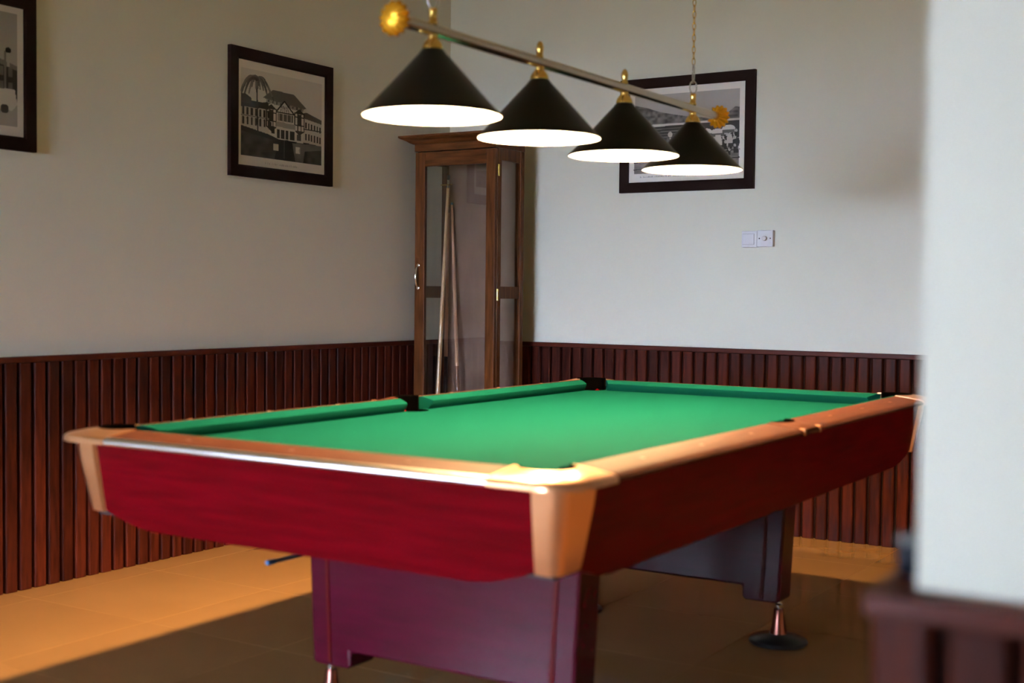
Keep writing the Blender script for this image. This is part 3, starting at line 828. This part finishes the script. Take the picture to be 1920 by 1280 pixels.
def train_print():
    c = Canvas(240, 184, 0.60)
    L0, R0, T0, B0 = 0.045, 0.955, 0.07, 0.905
    def q(x, y): return (L0 + (R0 - L0) * x, T0 + (B0 - T0) * y)
    def P(pts, v): c.poly([q(*p) for p in pts], v)
    def Rr(x0, y0, x1, y1, v): P([(x0, y0), (x1, y0), (x1, y1), (x0, y1)], v)
    Rr(0, 0, 1, 1, 0.34)
    P([(0, .12), (.12, .16), (.24, .22), (.36, .26), (.5, .30), (.66, .33), (.84, .34), (.92, .26), (.96, .22), (1, .23), (1, .42), (0, .42)], lambda s: 0.06 + 0.16 * blotch(s, 46))
    P([(0, .40), (1, .385), (1, .80), (0, .72)], lambda s: 0.055 + 0.02 * blotch(s, 8))                    # coach
    P([(0, .385), (1, .365), (1, .39), (0, .415)], 0.45)
    for k in range(4): P([(0, .44 + k * .035), (.55, .435 + k * .035), (.55, .443 + k * .035), (0, .45 + k * .035)], 0.16)
    P([(0, .70), (1, .72), (1, 1), (0, 1)], lambda s: 0.12 + 0.12 * blotch(s, 50))
    for y0, y1 in ((.80, .86), (.90, .95)): c.line(*q(0, y1), *q(1, y0 - .05), .012, 0.05)
    P([(.1, 1), (.6, .90), (1, .88), (1, 1)], lambda s: 0.14 + 0.08 * blotch(s, 30))
    # standing figure, crowd and parasols
    c.ell(*q(.35, .52), .020, .030, 0.42); P([(.32, .56), (.38, .56), (.40, .76), (.30, .76)], 0.12); P([(.345, .56), (.36, .56), (.355, .66)], 0.45)
    for k in range(60):
        x = .74 + .25 * rng.random(); y = .50 + .25 * rng.random(); v = 0.06 if rng.random() < .5 else 0.36
        c.ell(*q(x, y), .010, .016, v); Rr(x - .012, y + .02, x + .012, y + .07, 0.40 if rng.random() < .4 else 0.05)
    for x, y, r in ((.80, .53, .062), (.90, .49, .055), (.70, .52, .045)):
        c.ell(*q(x, y), r, .040, 0.47); Rr(x - r, y + .012, x + r, y + .05, 0.12)
    P([(.78, .56), (.83, .56), (.84, .68), (.77, .68)], 0.44); P([(.89, .56), (.93, .56), (.94, .67), (.88, .67)], 0.42)
    for k in range(110):
        x = .10 + k * .0073
        if rng.random() < .72: c.rect(x, .932 + rng.random() * .008, x + .0045, .952, 0.25)
    return c.a
def street_print():
    c = Canvas(200, 184, 0.50)
    L0, R0, T0, B0 = 0.03, 0.955, 0.05, 0.925
    def q(x, y): return (L0 + (R0 - L0) * x, T0 + (B0 - T0) * y)
    def P(pts, v): c.poly([q(*p) for p in pts], v)
    def Rr(x0, y0, x1, y1, v): P([(x0, y0), (x1, y0), (x1, y1), (x0, y1)], v)
    Rr(0, 0, 1, 1, lambda s: 0.26 + 0.10 * s.Y)
    P([(0, .30), (.7, .40), (1, .50), (1, .82), (0, .82)], 0.05)
    P([(0, .26), (.62, .33), (1, .46), (1, .50), (.7, .41), (0, .31)], 0.15)
    for r_ in range(3):
        for k in range(14):
            x = .02 + k * .07; y = .38 + r_ * .13 + k * .008
            Rr(x, y, x + .03, y + .08, 0.13 if r_ < 2 else 0.03)
    for k in range(8): Rr(.06 + k * .12, .34, .072 + k * .12, .80, 0.16)
    P([(0, .78), (1, .76), (1, 1), (0, 1)], lambda s: 0.24 + 0.06 * blotch(s, 10))
    P([(.62, .75), (.68, .68), (.98, .67), (1, .80), (.96, .86), (.62, .84)], 0.42)
    Rr(.70, .70, .80, .75, 0.12); c.ell(*q(.90, .85), .03, .035, 0.05)
    for x in (.80, .93): Rr(x - .012, .34, x + .012, .48, 0.30)
    c.ell(*q(.93, .33), .022, .022, 0.04)
    return c.a

def picture(wall, c0, c1, z0, z1, img, label, fw):
    """c0..c1 span along the wall; picture hangs on the left wall ('L') or the back wall ('B')"""
    if wall == 'L':
        root = thing('framed_picture', (XL, (c0 + c1) / 2, z0), label, 'picture')
        def Q(s_, d, z): return Vector((XL + d, s_, z))
    else:
        root = thing('framed_picture', ((c0 + c1) / 2, YB, z0), label, 'picture')
        def Q(s_, d, z): return Vector((s_, YB - d, z))
    d0, d1 = 0.0006, 0.022
    cs = [(c0, z0), (c1, z0), (c1, z1), (c0, z1)]; ci = [(c0 + fw, z0 + fw), (c1 - fw, z0 + fw), (c1 - fw, z1 - fw), (c0 + fw, z1 - fw)]
    for k in range(4):
        k2 = (k + 1) % 4
        mb = MB(); rows = []
        for (so, zo_), (si, zi_) in ((cs[k], ci[k]), (cs[k2], ci[k2])):
            rows.append([Q(so, d0, zo_), Q(so, d1, zo_), Q(so + (si - so) * .85, d1 - 0.001, zo_ + (zi_ - zo_) * .85), Q(si, d1 - 0.005, zi_), Q(si, d0, zi_)])
        vr = mb.grid(rows, close_cols=True); mb.bm.faces.new(vr[0][::-1]); mb.bm.faces.new(vr[-1])
        mb.build('frame_side', 'frame_wood', root)
    h_, w_ = img.shape
    verts = []; faces = []
    off = root.location
    for j in range(h_ + 1):
        for i in range(w_ + 1):
            verts.append(Q(c0 + fw + (c1 - c0 - 2*fw) * i / w_, 0.012, z1 - fw - (z1 - z0 - 2*fw) * j / h_) - off)
    for j in range(h_):
        for i in range(w_):
            a = j * (w_ + 1) + i; faces.append((a, a + w_ + 1, a + w_ + 2, a + 1))
    me = bpy.data.meshes.new('photo_print'); me.from_pydata(verts, [], faces)
    at_ = me.color_attributes.new('ink', 'FLOAT_COLOR', 'CORNER')
    v = np.repeat(np.clip((img - 0.03) * 1.5, 0.004, 0.85).reshape(-1), 4)
    rgba = np.stack([v * 1.04, v, v * 0.90, np.ones_like(v)], 1).astype(np.float32)
    at_.data.foreach_set('color', rgba.reshape(-1))
    me.materials.append(MATS['print'])
    o = bpy.data.objects.new('photo_print', me); COL.objects.link(o); o.parent = root
    mb = MB()
    mb.prism([Q(c0 + fw + .0005, 0.0135, z0 + fw + .0005), Q(c1 - fw - .0005, 0.0135, z0 + fw + .0005), Q(c1 - fw - .0005, 0.0135, z1 - fw - .0005), Q(c0 + fw + .0005, 0.0135, z1 - fw - .0005)],
             Q(0, 0.0155, 0) - Q(0, 0.0135, 0))
    mb.build('glazing', 'picture_glass', root)
    return root
picture('L', 4.242, 4.946, 1.678, 2.264, hotel_print(), 'framed old photograph of a timbered hotel with a palm tree', 0.054)
picture('L', 2.506, 3.210, 1.677, 2.264, street_print(), 'framed old photograph of a dark building and a pale car', 0.052)
picture('B', -3.133, -2.396, 1.683, 2.262, train_print(), 'framed old photograph of a crowd beside a train', 0.052)

# ------------------------------------------------------------------ switches
SZ0, SZ1 = 1.396, 1.478
sw = thing('light_switch', (-2.410, YB, SZ0), 'white rocker switch next to the dimmer on the wall', 'switch')
bx('back_box', (-2.450, YB - 0.018, SZ0), (-2.3705, YB - 0.0005, SZ1 - 0.003), 'plastic_white', sw, 0.003)
bx('face_plate', (-2.450, YB - 0.026, SZ0), (-2.3705, YB - 0.0183, SZ1 - 0.003), 'plastic_white', sw, 0.002)
bx('rocker_gap', (-2.444, YB - 0.0268, SZ0 + 0.013), (-2.384, YB - 0.0262, SZ1 - 0.016), 'plastic_joint', sw)
bx('rocker', (-2.443, YB - 0.0295, SZ0 + 0.014), (-2.385, YB - 0.027, SZ1 - 0.017), 'plastic_white', sw, 0.001)
dm = thing('dimmer_switch', (-2.329, YB, SZ0), 'white dimmer with round knob and two screws on the wall', 'switch')
bx('back_box', (-2.3695, YB - 0.020, SZ0 + 0.002), (-2.288, YB - 0.0005, SZ1), 'plastic_white', dm, 0.003)
bx('face_plate', (-2.3695, YB - 0.028, SZ0 + 0.002), (-2.288, YB - 0.0203, SZ1), 'plastic_white', dm, 0.002)
MB().lathe([(0.012, 0.0003), (0.0115, 0.010), (0.010, 0.012)], (-2.329, YB - 0.028, SZ0 + 0.042), axis=(0, -1, 0), n=28).build('knob', 'plastic_white', dm, True)
for sx_ in (-2.357, -2.301):
    MB().lathe([(0.0032, 0.0002), (0.0032, 0.0012), (0.002, 0.0018)], (sx_, YB - 0.028, SZ0 + 0.042), axis=(0, -1, 0), n=12).build('screw', 'screw_dark', dm, True)
